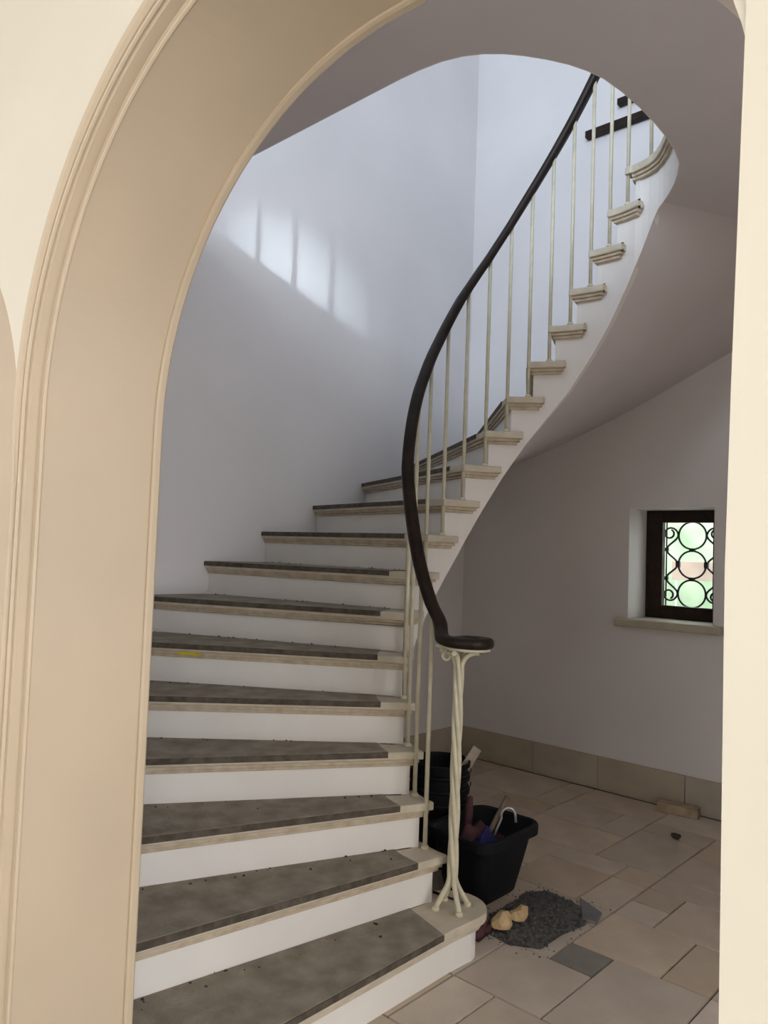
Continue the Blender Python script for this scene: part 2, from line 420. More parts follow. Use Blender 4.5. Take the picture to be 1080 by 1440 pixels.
# ------------------------------------------------------------------ ceiling / landing slab with its rounded well opening
RIM = [(-1.54, 3.26, 2.700), (-1.505, 3.258, 2.77), (-1.47, 3.25, 2.84), (-1.44, 3.243, 2.905), (-1.41, 3.23, 2.96), (-1.38, 3.213, 2.99), (-1.35, 3.19, ZC), (-1.30, 3.13, ZC), (-1.25, 3.06, ZC), (-1.205, 2.985, ZC),
       (-1.165, 2.90, ZC), (-1.143, 2.80, ZC), (-1.131, 2.70, ZC), (-1.125, 2.58, ZC), (-1.125, 2.45, ZC), (-1.132, 2.33, ZC), (-1.146, 2.226, ZC), (-1.168, 2.155, ZC), (-1.198, 2.089, ZC), (-1.237, 2.026, ZC),
       (-1.279, 1.969, ZC), (-1.325, 1.918, ZC), (-1.375, 1.877, ZC), (-1.432, 1.845, ZC), (-1.50, 1.823, ZC), (-1.58, 1.812, ZC), (-1.66, 1.808, ZC), (-2.2, 1.810, ZC), (-2.8, 1.812, ZC), (XL, 1.815, ZC)]
# the flat ceiling starts where the stair soffit has run out, on a line from the rim to the back wall
SOFF_END_OUT = (-0.62, YA)
hole = [(p[0], p[1]) for p in RIM[6:]]
poly = hole + [(XL, YB), (XR + 0.3, YB), (XR + 0.3, YA), SOFF_END_OUT]
cb_ = MB(); cb_.prism(poly, ZC, ZL - 0.035)
ceil = struct(cb_.build('ceiling', 'ceiling_plaster'), 'grey plaster ceiling under the landing with a rounded stair well opening', 'ceiling')
lf = MB()
poly2 = [(p[0], p[1]) for p in RIM] + [(XL, YB), (XR + 0.3, YB), (XR + 0.3, YA), (-1.26, YA)]
lf.prism(poly2, ZL - 0.035, ZL)
struct(lf.build('floor_landing', 'runner_grey'))

# ------------------------------------------------------------------ staircase
st = tag(empty('staircase', (-1.9, 2.3, 0)), 'curved white staircase with worn grey treads winding round an open well', 'staircase')
SO = 0.04          # string face stands this far behind the nosing ends
def tan_dir(s):
    t = lerp(THR, s); return Vector((math.sin(t), -math.cos(t)))
def rad_dir(s):
    t = lerp(THR, s); return Vector((math.cos(t), math.sin(t)))
def line_curve_s(k, shift, off):
    """s on the curve P(.,off) where it crosses nosing line k moved up the stairs by shift"""
    td = tan_dir(k); c0 = P(k)
    lo, hi = k - 0.5, k + 2.0
    for _ in range(40):
        m = (lo + hi) / 2
        if (P(m, off) - c0).dot(td) < shift: lo = m
        else: hi = m
    return (lo + hi) / 2
CORN = [Vector((XL, YF)), Vector((XL, YA))]
def outer_between(pa, pb, ins):
    """room corners passed when walking along the outer walls from pa to pb"""
    out = []
    for c in CORN:
        cc = Vector((c.x + ins, c.y + ins if c.y < 2 else c.y - ins))
        on_a = abs(pa.x - cc.x) < 1e-3 or abs(pa.y - cc.y) < 1e-3
        on_b = abs(pb.x - cc.x) < 1e-3 or abs(pb.y - cc.y) < 1e-3
        if on_a and on_b and not (abs(pa.x - pb.x) < 1e-3 or abs(pa.y - pb.y) < 1e-3): out.append(cc)
    return out
def front_pts(k, back, off, ins):
    """inner and outer ends of nosing line k moved up the stairs by back, inner end at offset off"""
    s = line_curve_s(k, back, off); pin = P(s, off)
    return s, pin, hit(pin, rad_dir(k), ins)
INS = 0.002
def tread_poly(k, back=0.0, edge=0.0, ret=1.88, inner_cut=None):
    s0, pin, pout = front_pts(k, back, edge if inner_cut is None else inner_cut, INS)
    s1, rin, rout = front_pts(k + 1, 0.032, SO if inner_cut is None else inner_cut, INS)
    poly = []
    if inner_cut is None:
        e = k + ret - edge * 4
        for i in range(9): poly.append(P(s0 + (e - s0) * i / 8, edge))
        for i in range(4): poly.append(P(e + (s1 - e) * i / 3, SO + 0.002))
    else:
        for i in range(7): poly.append(P(s0 + (s1 - s0) * i / 6, inner_cut))
    poly.append(rout)
    poly += outer_between(rout, pout, INS)[::-1]
    poly.append(pout)
    return poly
NS = 18
def bulb():
    """outline of the first tread with its round curtail end"""
    pts = [(-1.605, YF + INS), (-1.605, 2.18)]
    for i in range(15):
        q = math.radians(-14 + i * 13.2)
        pts.append((-1.722 + 0.128 * math.cos(q), 2.312 + 0.128 * math.sin(q)))
    s1, rin, rout = front_pts(2, 0.032, SO, INS)
    return pts, rin, rout
for k in range(1, NS + 1):
    zt = RISE * k
    b = MB()
    if k == 1:
        pts, rin, rout = bulb(); poly = [Vector(p) for p in pts] + [Vector((-1.86, 2.36)), rin, rout]
    else: poly = tread_poly(k)
    cen = sum((Vector(p) for p in poly), Vector((0, 0))) / len(poly)
    b.prism(poly, zt - 0.036, zt - 0.004)
    t = b.build('tread', 'tread_paint', st, bevel=0.006, origin=(cen.x, cen.y, zt - 0.02))
    # moulding under the nosing
    b = MB()
    if k == 1:
        c2 = [Vector((max(-1.9, min(p[0], -1.622)), p[1])) for p in pts]
        c2 = [Vector((-1.622, YF + INS)), Vector((-1.622, 2.18))] + [Vector((-1.722 + 0.110 * math.cos(math.radians(-14 + i * 13.2)), 2.312 + 0.110 * math.sin(math.radians(-14 + i * 13.2)))) for i in range(15)] + [rin, rout]
        b.prism(c2, zt - 0.060, zt - 0.036)
    else:
        b.prism(tread_poly(k, 0.012, 0.012, 1.80), zt - 0.050, zt - 0.036)
        b.prism(tread_poly(k, 0.021, 0.021, 1.72), zt - 0.063, zt - 0.050)
    b.build('cove_moulding', 'cove_wood' if k > 1 else 'tread_paint', t, bevel=0.003, origin=(cen.x, cen.y, zt - 0.05))
    # worn grey covering that wraps over the nosing
    b = MB()
    cut = 0.145
    if k == 1:
        rp = [Vector((-1.605, YF + INS)), Vector((-1.605, 2.12)), Vector((-1.80, 2.17)), Vector((-1.80, YF + INS)) ]
        s1, rin2, rout2 = front_pts(2, 0.032, cut, INS)
        rp = [Vector((-1.605, YF + INS)), Vector((-1.605, 2.115)), rin2, rout2]
        b.prism(rp, zt - 0.004, zt)
        eb = MB(); eb.box(-1.605, -1.600, YF + INS, 2.115, zt - 0.021, zt - 0.0015)
    else:
        rp = tread_poly(k, 0.0, 0.0, inner_cut=cut)
        b.prism(rp, zt - 0.004, zt)
        s0, fin, fout = front_pts(k, 0.0, cut, INS); td = tan_dir(k)
        f2, o2 = fin - td * 0.004, hit(fin - td * 0.004, rad_dir(k), INS)
        eb = MB(); eb.prism([fin, fout, o2, f2], zt - 0.024, zt - 0.0015)
    b.build('runner', 'runner_grey', t, bevel=0.002, origin=(cen.x, cen.y, zt))
    eb.build('worn_edge', 'worn_edge', t, bevel=0.0015, origin=(cen.x, cen.y, zt))
    # riser
    b = MB()
    if k == 1:
        rr_ = [Vector((-1.640, YF + INS)), Vector((-1.640, 2.20))] + [Vector((-1.722 + 0.090 * math.cos(math.radians(-14 + i * 13.2)), 2.312 + 0.090 * math.sin(math.radians(-14 + i * 13.2)))) for i in range(15)] + [Vector((-1.86, 2.34)), Vector((-1.86, YF + INS))]
        b.prism(rr_, 0.0, zt - 0.060)
    else:
        s0, fin, fout = front_pts(k, 0.032, SO, INS); td = tan_dir(k)
        p3 = fin + td * 0.02; p4 = hit(p3, rad_dir(k), INS)
        b.prism([fin, fout, p4, p3], zt - RISE - 0.002, zt - 0.036)
    b.build('riser', 'white_gloss', st)

# cut string on the well side
DT = [(1, 0.44), (6, 0.45), (10, 0.45), (11, 0.435), (12, 0.402), (13, 0.390), (14, 0.404), (15, 0.442), (16, 0.488), (17, 0.514), (18, 0.533), (19, 0.530)]
def z_in(s):
    for i in range(len(DT) - 1):
        if s <= DT[i + 1][0] or i == len(DT) - 2:
            (a, da), (c, dc) = DT[i], DT[i + 1]; f = (s - a) / (c - a)
            return max(0.0, RISE * s - (da + (dc - da) * f))
def z_out(s):
    z = 2.10 + (s - 13.9) * 0.1436
    if s < 13.0: z = 1.971 + (s - 13.0) * 0.155
    return max(0.0, z)
b = MB()
for k in range(1, NS + 1):
    sa, sb = line_curve_s(k, 0.032, SO) if k > 1 else 1.6, line_curve_s(k + 1, 0.032, SO)
    zt = RISE * k - 0.036
    n = 6
    for i in range(n):
        u0, u1 = sa + (sb - sa) * i / n, sa + (sb - sa) * (i + 1) / n
        a, c = P(u0, SO), P(u1, SO); a2, c2 = P(u0, SO + 0.03), P(u1, SO + 0.03)
        za, zc = z_in(u0), z_in(u1)
        if zt - za < 0.01: continue
        b.hexa([(a.x, a.y, za), (c.x, c.y, zc), (c2.x, c2.y, zc), (a2.x, a2.y, za)], [(a.x, a.y, zt), (c.x, c.y, zt), (c2.x, c2.y, zt), (a2.x, a2.y, zt)])
sg = b.build('string', 'string_paint', st)
# fascia of the landing, carried on from the string round the well
b = MB()
prev = None
s_end = line_curve_s(19, 0.032, SO)
start = P(s_end, SO)
fas = [(start.x, start.y, z_in(s_end))] + [p for p in RIM if p[0] > start.x + 0.01 and (p[2] < ZC or True)][0:]
fas = [fas[0]] + [p for i, p in enumerate(RIM) if i > 0 and not (p[1] > 3.2 and p[0] < start.x + 0.01)]
def side(i, pts):
    a = Vector(pts[max(i - 1, 0)][:2]); c = Vector(pts[min(i + 1, len(pts) - 1)][:2]); t = (c - a).normalized(); return Vector((-t.y, t.x))   # left of travel = away from the well
vs = []; fs = []
for i, p in enumerate(fas):
    nrm = side(i, fas); q = Vector(p[:2]) + nrm * (0.03 if p[2] < ZC - 0.02 else -0.004)
    vs += [(p[0], p[1], p[2]), (p[0], p[1], ZL - 0.036), (q.x, q.y, ZL - 0.036), (q.x, q.y, p[2])]
for i in range(len(fas) - 1):
    for k in range(4): fs.append((4 * i + k, 4 * i + (k + 1) % 4, 4 * i + 4 + (k + 1) % 4, 4 * i + 4 + k))
b.add(vs, fs); b.build('landing_fascia', 'string_paint', st)
# landing nosing: a tread edge that curves round the well from the top riser
def nose_strip(b, pts, o0, o1, z0, z1):
    vs = []; fs = []
    for i, p in enumerate(pts):
        nrm = side(i, pts); a = Vector(p[:2]) - nrm * o0; c = Vector(p[:2]) + nrm * o1
        vs += [(a.x, a.y, z0), (a.x, a.y, z1), (c.x, c.y, z1), (c.x, c.y, z0)]
    for i in range(len(pts) - 1):
        for k in range(4): fs.append((4 * i + k, 4 * i + (k + 1) % 4, 4 * i + 4 + (k + 1) % 4, 4 * i + 4 + k))
    fs += [(0, 1, 2, 3), tuple(4 * (len(pts) - 1) + k for k in (3, 2, 1, 0))]
    b.add(vs, fs)
path19 = [tuple(P(19 + 0.2 * i, SO)) for i in range(2)] + [p[:2] for p in RIM[1:]]
ln = MB(); nose_strip(ln, path19, 0.04, 0.06, ZL - 0.036, ZL + 0.0)
t19 = ln.build('landing_nosing', 'tread_paint', st, bevel=0.004)
ln = MB(); nose_strip(ln, path19[1:], 0.028, 0.03, ZL - 0.050, ZL - 0.036); nose_strip(ln, path19[1:], 0.019, 0.03, ZL - 0.063, ZL - 0.050)
ln.build('cove_moulding', 'cove_wood', t19)
b = MB()
s0, fin, fout = front_pts(19, 0.0, 0.05, INS); td = tan_dir(19); q2 = fin + td * 0.30; q3 = hit(q2, rad_dir(19), INS)
b.prism([fin, fout, q3, q2], ZL - 0.036, ZL + 0.002); b.build('tread', 'runner_grey', st)
s0, fin, fout = front_pts(19, 0.032, SO, INS); p3 = fin + td * 0.02; p4 = hit(p3, rad_dir(19), INS)
b = MB(); b.prism([fin, fout, p4, p3], ZL - RISE, ZL - 0.036); b.build('riser', 'white_gloss', st)
# plastered soffit under the flight
b = MB(); rows = []
s = 2.6
while s <= 19.001:
    pin = P(s, SO + 0.002); po = hit(pin, rad_dir(s), 0.0)
    rows.append(((pin.x, pin.y, z_in(s)), (po.x, po.y, z_out(s)))); s += 0.1
outs = [(-1.10, YA, 2.86), (-1.0, YA, 2.885), (-0.92, YA, 2.91), (-0.84, YA, 2.94), (-0.76, YA, 2.965), (-0.62, YA, ZC)]
for p, o in zip(RIM[1:7], outs): rows.append((p, o))
M_ = 8; vs = []; fs = []
for (a, c) in rows:
    for j in range(M_ + 1):
        f = j / M_; vs.append(tuple(a[i] + (c[i] - a[i]) * f for i in range(3)))
for i in range(len(rows) - 1):
    for j in range(M_): fs.append((i * (M_ + 1) + j, i * (M_ + 1) + j + 1, (i + 1) * (M_ + 1) + j + 1, (i + 1) * (M_ + 1) + j))
b.add(vs, fs, True); b.build('soffit', 'ceiling_plaster', st)
# strip of yellow tape on the sixth step's moulding
s0, fin, fout = front_pts(6, -0.004, 0.145, INS); d6 = rad_dir(6); t6 = tan_dir(6)
c6 = fin + d6 * 0.77
b = MB(); a6, e6 = c6 + t6 * 0.012, c6 + d6 * 0.10 + t6 * 0.012
b.prism([a6, e6, e6 + t6 * 0.004, a6 + t6 * 0.004], RISE * 6 - 0.049, RISE * 6 - 0.0365); b.build('yellow_tape', 'yellow_tape', st)['label'] = 'short strip of yellow tape under a nosing'
# grit and plaster crumbs lying along the backs of the treads
b = MB(); rc = random.Random(5)
for k in range(1, 12):
    s1, rin, rout = front_pts(k + 1, 0.032, 0.15, 0.03); td = tan_dir(k + 1)
    for _ in range(16):
        f = rc.random(); q = rin + (rout - rin) * f - td * abs(rc.gauss(0.012, 0.02)); h = rc.uniform(0.002, 0.006)
        if k <= 3 and rc.random() < 0.2: q = q - td * rc.uniform(0, 0.12)
        a = rc.random() * 6.28; vsx = []
        for m in range(4): vsx.append((q.x + h * math.cos(a + m * 1.57) * rc.uniform(0.7, 1.6), q.y + h * math.sin(a + m * 1.57) * rc.uniform(0.7, 1.6), RISE * k + 0.0002))
        vsx.append((q.x, q.y, RISE * k + h * 1.1))
        b.add(vsx, [(0, 1, 4), (1, 2, 4), (2, 3, 4), (3, 0, 4), (3, 2, 1, 0)])
tag(b.build('plaster_crumbs', 'crumb'), 'dark grit and plaster crumbs scattered on the stair treads', 'debris', kind='stuff')

# ------------------------------------------------------------------ railing
NWX, NWY = -1.71, 2.296
rl = tag(empty('stair_railing', (NWX, NWY, RISE)), 'dark wooden handrail on thin cream iron balusters with a twisted newel', 'railing')
GT = [(2.3, 0.765), (3.0, 0.735), (3.7, 0.725), (4.7, 0.735), (6, 0.76), (8, 0.79), (9.5, 0.805), (10.7, 0.832), (13.7, 0.84), (16, 0.835), (19, 0.83), (21, 0.83)]
def rail_z(s):
    for i in range(len(GT) - 1):
        if s <= GT[i + 1][0] or i == len(GT) - 2:
            (a, ga), (c, gc) = GT[i], GT[i + 1]; return RISE * s + ga + (gc - ga) * (s - a) / (c - a)
RT = [(2.3, 0.022), (3, 0.038), (4, 0.046), (6, 0.048), (7, 0.036), (8.5, 0.022), (10, 0.018), (21, 0.018)]
def rail_off(s):
    for i in range(len(RT) - 1):
        if s <= RT[i + 1][0] or i == len(RT) - 2:
            (a, ga), (c, gc) = RT[i], RT[i + 1]; return ga + (gc - ga) * (s - a) / (c - a)
path = []
vc = Vector((-1.685, 2.315)); zv = 1.118
# volute: the rail levels out and curls round over the newel
sp = []
for i in range(46):
    f = i / 45; q = math.radians(250 + 430 * f); rr_ = 0.088 - 0.056 * f
    sp.append(Vector((vc.x + rr_ * math.cos(q), vc.y + rr_ * math.sin(q), zv + (0.010 * (1 - f) ** 3))))
up = []
s = 2.75
while s <= 20.2:
    p = P(s, rail_off(s)); up.append(Vector((p.x, p.y, rail_z(s)))); s += 0.15
first = sp[0]
def bez(a, b_, c, d, n):
    return [a * (1 - t) ** 3 + 3 * b_ * t * (1 - t) ** 2 + 3 * c * t * t * (1 - t) + d * t ** 3 for t in [i / n for i in range(1, n)]]
tdir = (up[0] - up[1]).normalized(); sdir = (sp[1] - sp[0]).normalized()
mid = bez(up[0], up[0] + tdir * 0.075, sp[0] - sdir * 0.065, sp[0], 12)
full = sp[::-1] + mid[::-1] + up
prof = [(0.026 * math.copysign(abs(math.cos(q)) ** 0.7, math.cos(q)), 0.020 * math.copysign(abs(math.sin(q)) ** 0.7, math.sin(q))) for q in [2 * math.pi * i / 14 for i in range(14)]]
b = MB(); b.sweep(full, prof); hr = b.build('handrail', 'rail_wood', rl)
b = MB(); b.sweep([p - Vector((0, 0, 0.024)) for p in full], [(-0.012, -0.004), (0.012, -0.004), (0.012, 0.004), (-0.012, 0.004)]); b.build('rail_bar', 'iron_paint', hr)
# balusters, one per tread
for k in range(2, NS + 1):
    s = k + 1.08; p = P(s, min(0.030, rail_off(s))); zb, ztp = RISE * k - 0.004, rail_z(s) - 0.022
    b = MB(); b.tube([(p.x, p.y, zb), (p.x, p.y, (zb + ztp) / 2), (p.x, p.y, ztp)], 0.0088, 8)
    bo = b.build('baluster', 'iron_paint', rl, origin=(p.x, p.y, zb))
    b = MB(); b.tube([(p.x, p.y, zb), (p.x, p.y, zb + 0.006), (p.x, p.y, zb + 0.014)], [0.017, 0.016, 0.010], 10); b.build('foot_collar', 'iron_paint', bo, origin=(p.x, p.y, zb))
# newel: four bars twisted together, splayed into feet and brackets
nw = empty('newel_post', (0, 0, 0)); nw.parent = rl
camr = Vector((0.736, 0.677)); camf = Vector((-0.677, 0.736))
for j in range(4):
    a0 = math.radians(42.6 + 20 + 90 * j)
    pts = []
    zb = RISE - 0.004
    for i in range(9):
        f = i / 8; rr_ = 0.052 * (1 - f) ** 1.7 + 0.0115
        pts.append(Vector((NWX + rr_ * math.cos(a0), NWY + rr_ * math.sin(a0), zb + 0.006 + 0.105 * f ** 0.8)))
    z0, z1 = zb + 0.111, 1.035
    for i in range(1, 44):
        f = i / 43; q = a0 + math.radians(-400) * f
        pts.append(Vector((NWX + 0.0115 * math.cos(q), NWY + 0.0115 * math.sin(q), z0 + (z1 - z0) * f)))
    ae = a0 + math.radians(-400)
    for i in range(1, 9):
        f = i / 8; rr_ = 0.0115 + 0.062 * f ** 1.7
        pts.append(Vector((NWX + rr_ * math.cos(ae), NWY + rr_ * math.sin(ae), z1 + 0.052 * math.sin(f * math.pi / 2))))
    b = MB(); b.tube(pts, 0.0098, 8); tb_ = b.build('twisted_bar', 'iron_paint', nw)
    fp = pts[0]
    b = MB(); b.tube([fp + Vector((0, 0, -0.008)), fp + Vector((0, 0, 0.004)), fp + Vector((0, 0, 0.009))], [0.014, 0.014, 0.006], 8); b.build('foot', 'iron_paint', nw)
# little scroll under the bracket and the flat plate beneath the volute
b = MB(); cs = Vector((NWX, NWY)) - camr * 0.040
pts = []
for i in range(14):
    f = i / 13; q = math.radians(90 + 300 * f); rr_ = 0.020 - 0.011 * f
    c3 = cs - camr * 0.004; pts.append(Vector((c3.x + camr.x * rr_ * math.cos(q), c3.y + camr.y * rr_ * math.cos(q), 1.068 + rr_ * math.sin(q))))
b.tube(pts, 0.006, 6); b.build('scroll', 'iron_paint', nw)
b = MB(); e0 = Vector((NWX, NWY)) - camr * 0.085; e1 = Vector((NWX, NWY)) + camr * 0.085
b.tube([(e0.x, e0.y, 1.105), (e0.x * 0.6 + e1.x * 0.4, e0.y * 0.6 + e1.y * 0.4, 1.089), (e1.x, e1.y, 1.094)], 0.006, 6); b.build('bracket_plate', 'iron_paint', nw)

# landing railing on the floor above, round the well
l2 = tag(empty('landing_railing', (-1.13, 2.4, ZL)), 'cream iron railing with dark rail around the landing edge upstairs', 'railing')
pts = [Vector((p[0], p[1], 0)) for p in RIM[1:]]
dist = [0]
for i in range(1, len(pts)): dist.append(dist[-1] + (pts[i] - pts[i - 1]).length)
def along(d):
    for i in range(len(pts) - 1):
        if d <= dist[i + 1]: return pts[i] + (pts[i + 1] - pts[i]) * ((d - dist[i]) / (dist[i + 1] - dist[i]))
    return pts[-1]
d = 0.075; proto = None
while d < dist[-1] - 0.1:
    p = along(d)
    if proto is None:
        b = MB(); b.tube([(0, 0, -0.002), (0, 0, 0.45), (0, 0, 0.90)], 0.0088, 8); proto = b.build('baluster', 'iron_paint'); o = proto
    else:
        o = bpy.data.objects.new('baluster', proto.data); COL.objects.link(o)
    o.parent = l2; o.location = (p.x + 1.13, p.y - 2.4, 0); d += 0.125
b = MB(); b.sweep([along(0.03 + i * (dist[-1] - 0.05) / 80) + Vector((0, 0, ZL + 0.915)) for i in range(81)], prof); b.build('handrail', 'rail_wood', l2)
# two dark boards on the upper back wall
tag(box('wall_shelf', 'dark_wood', -2.475, -1.25, YA - 0.05, YA - 0.001, 4.262, 4.310, bevel=0.004), 'long dark wooden board fixed to the wall above the upper stairs', 'wall board')
tag(box('wall_shelf', 'dark_wood', -2.25, -1.25, YA - 0.05, YA - 0.001, 4.408, 4.450, bevel=0.004), 'shorter dark wooden board fixed above the long wall board', 'wall board')

# ------------------------------------------------------------------ small window under the stairs
wn = struct(empty('window_1', ((WX0 + WX1) / 2, YA + 0.26, WZ0)), 'small dark framed window with iron scroll grille in the back wall', 'window')
FY0, FY1 = YA + 0.25, YA + 0.30
GX_0, GX_1, GZ0, GZ1 = -2.022, -1.705, 1.163, 1.693
for nm, x0, x1, z0, z1 in [('frame_stile', WX0 + .001, GX_0, WZ0 + .001, WZ1 - .001), ('frame_stile', GX_1, WX1 - .001, WZ0 + .001, WZ1 - .001), ('frame_rail', GX_0, GX_1, WZ0 + .001, GZ0), ('frame_rail', GX_0, GX_1, GZ1, WZ1 - .001)]:
    box(nm, 'dark_wood', x0, x1, FY0, FY1, z0, z1, wn, bevel=0.004)
box('pane', 'clear_glass', GX_0, GX_1, FY0 + 0.024, FY0 + 0.028, GZ0, GZ1, wn)
gr = empty('grille', (0, 0, 0)); gr.parent = wn; gr.location = -wn.location
GY = YA + 0.365
gxc = -1.873; gzc = [1.615, 1.428, 1.241]; gr_r = 0.088
def iron(name, pts, r=0.0065):
    b = MB(); b.tube(pts, r, 6); return b.build(name, 'wrought_iron', gr)
for zc in gzc:
    iron('iron_ring', [(gxc + gr_r * math.cos(2 * math.pi * i / 28), GY, zc + gr_r * math.sin(2 * math.pi * i / 28)) for i in range(29)])
for sx in (-1, 1):
    x_in, x_out = gxc + sx * (gr_r + 0.004), gxc + sx * (gr_r + 0.078)
    for zc in gzc:
        # a wavy bar touching the ring, running to the outer nodes between rings
        pts = []
        for i in range(17):
            f = -1 + 2 * i / 16
            if (zc == gzc[0] and f > 0.1) or (zc == gzc[2] and f < -0.1): continue
            xx = x_in + (x_out - x_in) * (0.5 - 0.5 * math.cos(math.pi * abs(f) ** 1.0))
            pts.append((xx, GY, zc + f * 0.0935))
        iron('iron_scroll', pts)
    for zc, sg in ((gzc[0], 1), (gzc[2], -1)):
        pts = []
        for i in range(22):
            f = i / 21; q = math.radians(430 * f); rr_ = 0.052 - 0.036 * f
            pts.append((x_in + sx * (0.050 - rr_ * math.cos(q)), GY, zc + sg * (0.0 + rr_ * math.sin(q) + 0.02 * f)))
        iron('iron_scroll', pts)
    for zc in ((gzc[0] + gzc[1]) / 2, (gzc[1] + gzc[2]) / 2):
        b = MB(); b.box(x_out - 0.012, x_out + 0.012, GY - 0.009, GY + 0.009, zc - 0.012, zc + 0.012); b.build('collar', 'wrought_iron', gr)
for zc in ((gzc[0] + gzc[1]) / 2, (gzc[1] + gzc[2]) / 2):
    b = MB(); b.box(gxc - 0.018, gxc + 0.018, GY - 0.009, GY + 0.009, zc - 0.012, zc + 0.012); b.build('collar', 'wrought_iron', gr)
for sx in (-1, 1):
    b = MB(); b.box(gxc + sx * (gr_r + 0.002) - 0.013, gxc + sx * (gr_r + 0.002) + 0.013, GY - 0.009, GY + 0.009, gzc[1] - 0.02, gzc[1] + 0.02); b.build('collar', 'wrought_iron', gr)
    iron('iron_bar', [(gxc + sx * (gr_r + 0.084), GY + 0.012, WZ0), (gxc + sx * (gr_r + 0.084), GY + 0.012, 1.42), (gxc + sx * (gr_r + 0.084), GY + 0.012, WZ1)], 0.005)
box('sill', 'sill_stone', WX0 - 0.065, WX1 + 0.06, YA - 0.06, FY0, WZ0 - 0.048, WZ0 + 0.001, wn, bevel=0.008)
# outside the window
struct(box('ground_outside', 'outside_ground', -30, 30, YA + 0.4, 40, -0.4, -0.2))
sg_ = tag(empty('garden_sign', (-2.8, 7.5, -0.2)), 'brown board on a post outside beyond the grilled window', 'sign')
box('board', 'garden_wall', -3.02, -2.60, 7.48, 7.52, 1.27, 1.45, sg_, bevel=0.005); box('post', 'pale_metal', -3.0, -2.985, 7.52, 7.54, -0.2, 1.40, sg_); box('post', 'pale_metal', -2.635, -2.62, 7.52, 7.54, -0.2, 1.40, sg_)
hd = lumpy('hedge', 'leaf_green', (-6.0, 15.0, 1.0), (7.0, 1.2, 2.2), 31, sub=5, amp=0.2); tag(hd, 'pale green hedge far outside the small window', 'hedge')

# ------------------------------------------------------------------ things on the floor
def tub(name, rim, bot, h, wall_t, m, label):
    t = empty(name, ((rim[0] + rim[1]) / 2, (rim[2] + rim[3]) / 2, 0))
    def rr(x0, x1, y0, y1, r, z, n=5):
        pts = []
        for (cx, cy, a0) in ((x1 - r, y1 - r, 0), (x0 + r, y1 - r, 90), (x0 + r, y0 + r, 180), (x1 - r, y0 + r, 270)):
            for i in range(n + 1):
                q = math.radians(a0 + 90 * i / n); pts.append((cx + r * math.cos(q), cy + r * math.sin(q), z))
        return pts
    loops = []
    def L_(f, e, z): return rr(bot[0] + (rim[0] - bot[0]) * f - e, bot[1] + (rim[1] - bot[1]) * f + e, bot[2] + (rim[2] - bot[2]) * f - e, bot[3] + (rim[3] - bot[3]) * f + e, 0.055 + e, z)
    loops = [L_(0, -0.01, 0.001), L_(0, 0, 0.012), L_(0.5, 0, h * 0.5), L_(0.9, 0, h * 0.9), L_(1, 0.0, h), L_(1, -wall_t, h), L_(0, -wall_t, 0.015)]
    b = MB(); n = len(loops[0]); vs = [p for l in loops for p in l]; fs = []
    for i in range(len(loops) - 1):
        for k in range(n): fs.append((i * n + k, i * n + (k + 1) % n, (i + 1) * n + (k + 1) % n, (i + 1) * n + k))
    fs += [tuple(range(n))[::-1], tuple((len(loops) - 1) * n + k for k in range(n))]
    b.add(vs, fs, True); b.build('body', m, t)
    lo = [L_(1, 0.0, h - 0.035), L_(1, 0.022, h - 0.032), L_(1, 0.024, h + 0.004), L_(1, 0.018, h + 0.010), L_(1, -0.002, h + 0.006), L_(1, -wall_t, h - 0.002)]
    b = MB(); vs = [p for l in lo for p in l]; fs = []
    for i in range(len(lo) - 1):
        for k in range(n): fs.append((i * n + k, i * n + (k + 1) % n, (i + 1) * n + (k + 1) % n, (i + 1) * n + k))
    b.add(vs, fs, False); b.build('rim', m, t)
    return tag(t, label, 'tub')
tub('rubble_tub', (-2.075, -1.775, 2.60, 2.99), (-2.045, -1.835, 2.66, 2.95), 0.285, 0.006, 'black_plastic', 'black plastic builder tub full of tools beside the first step')

def cloth(name, m, c, sx, sy, h, seed, label):
    rg = random.Random(seed); n = 18; ph = [rg.uniform(0, 6.28) for _ in range(6)]; b = MB(); vs = []; fs = []
    for layer in (0, 1):
        for i in range(n + 1):
            for j in range(n + 1):
                u, v = i / n * 2 - 1, j / n * 2 - 1; rr_ = min(1, math.hypot(u, v))
                z = h * (1 - rr_ ** 2) + 0.35 * h * (math.sin(5 * u + ph[0] + 2 * v) + math.sin(6 * v + ph[1] - 3 * u) + 0.6 * math.sin(11 * u + ph[2]))
                e = 1 + 0.1 * math.sin(3 * math.atan2(v, u) + ph[3])
                vs.append((c[0] + u * sx * e, c[1] + v * sy * e, c[2] + max(z, 0.004) - layer * 0.004))
    m1 = (n + 1) ** 2
    for i in range(n):
        for j in range(n):
            q = (i * (n + 1) + j, (i + 1) * (n + 1) + j, (i + 1) * (n + 1) + j + 1, i * (n + 1) + j + 1); fs.append(q); fs.append(tuple(m1 + k for k in q[::-1]))
    b.add(vs, fs, True); return tag(b.build(name, m), label, 'cloth')
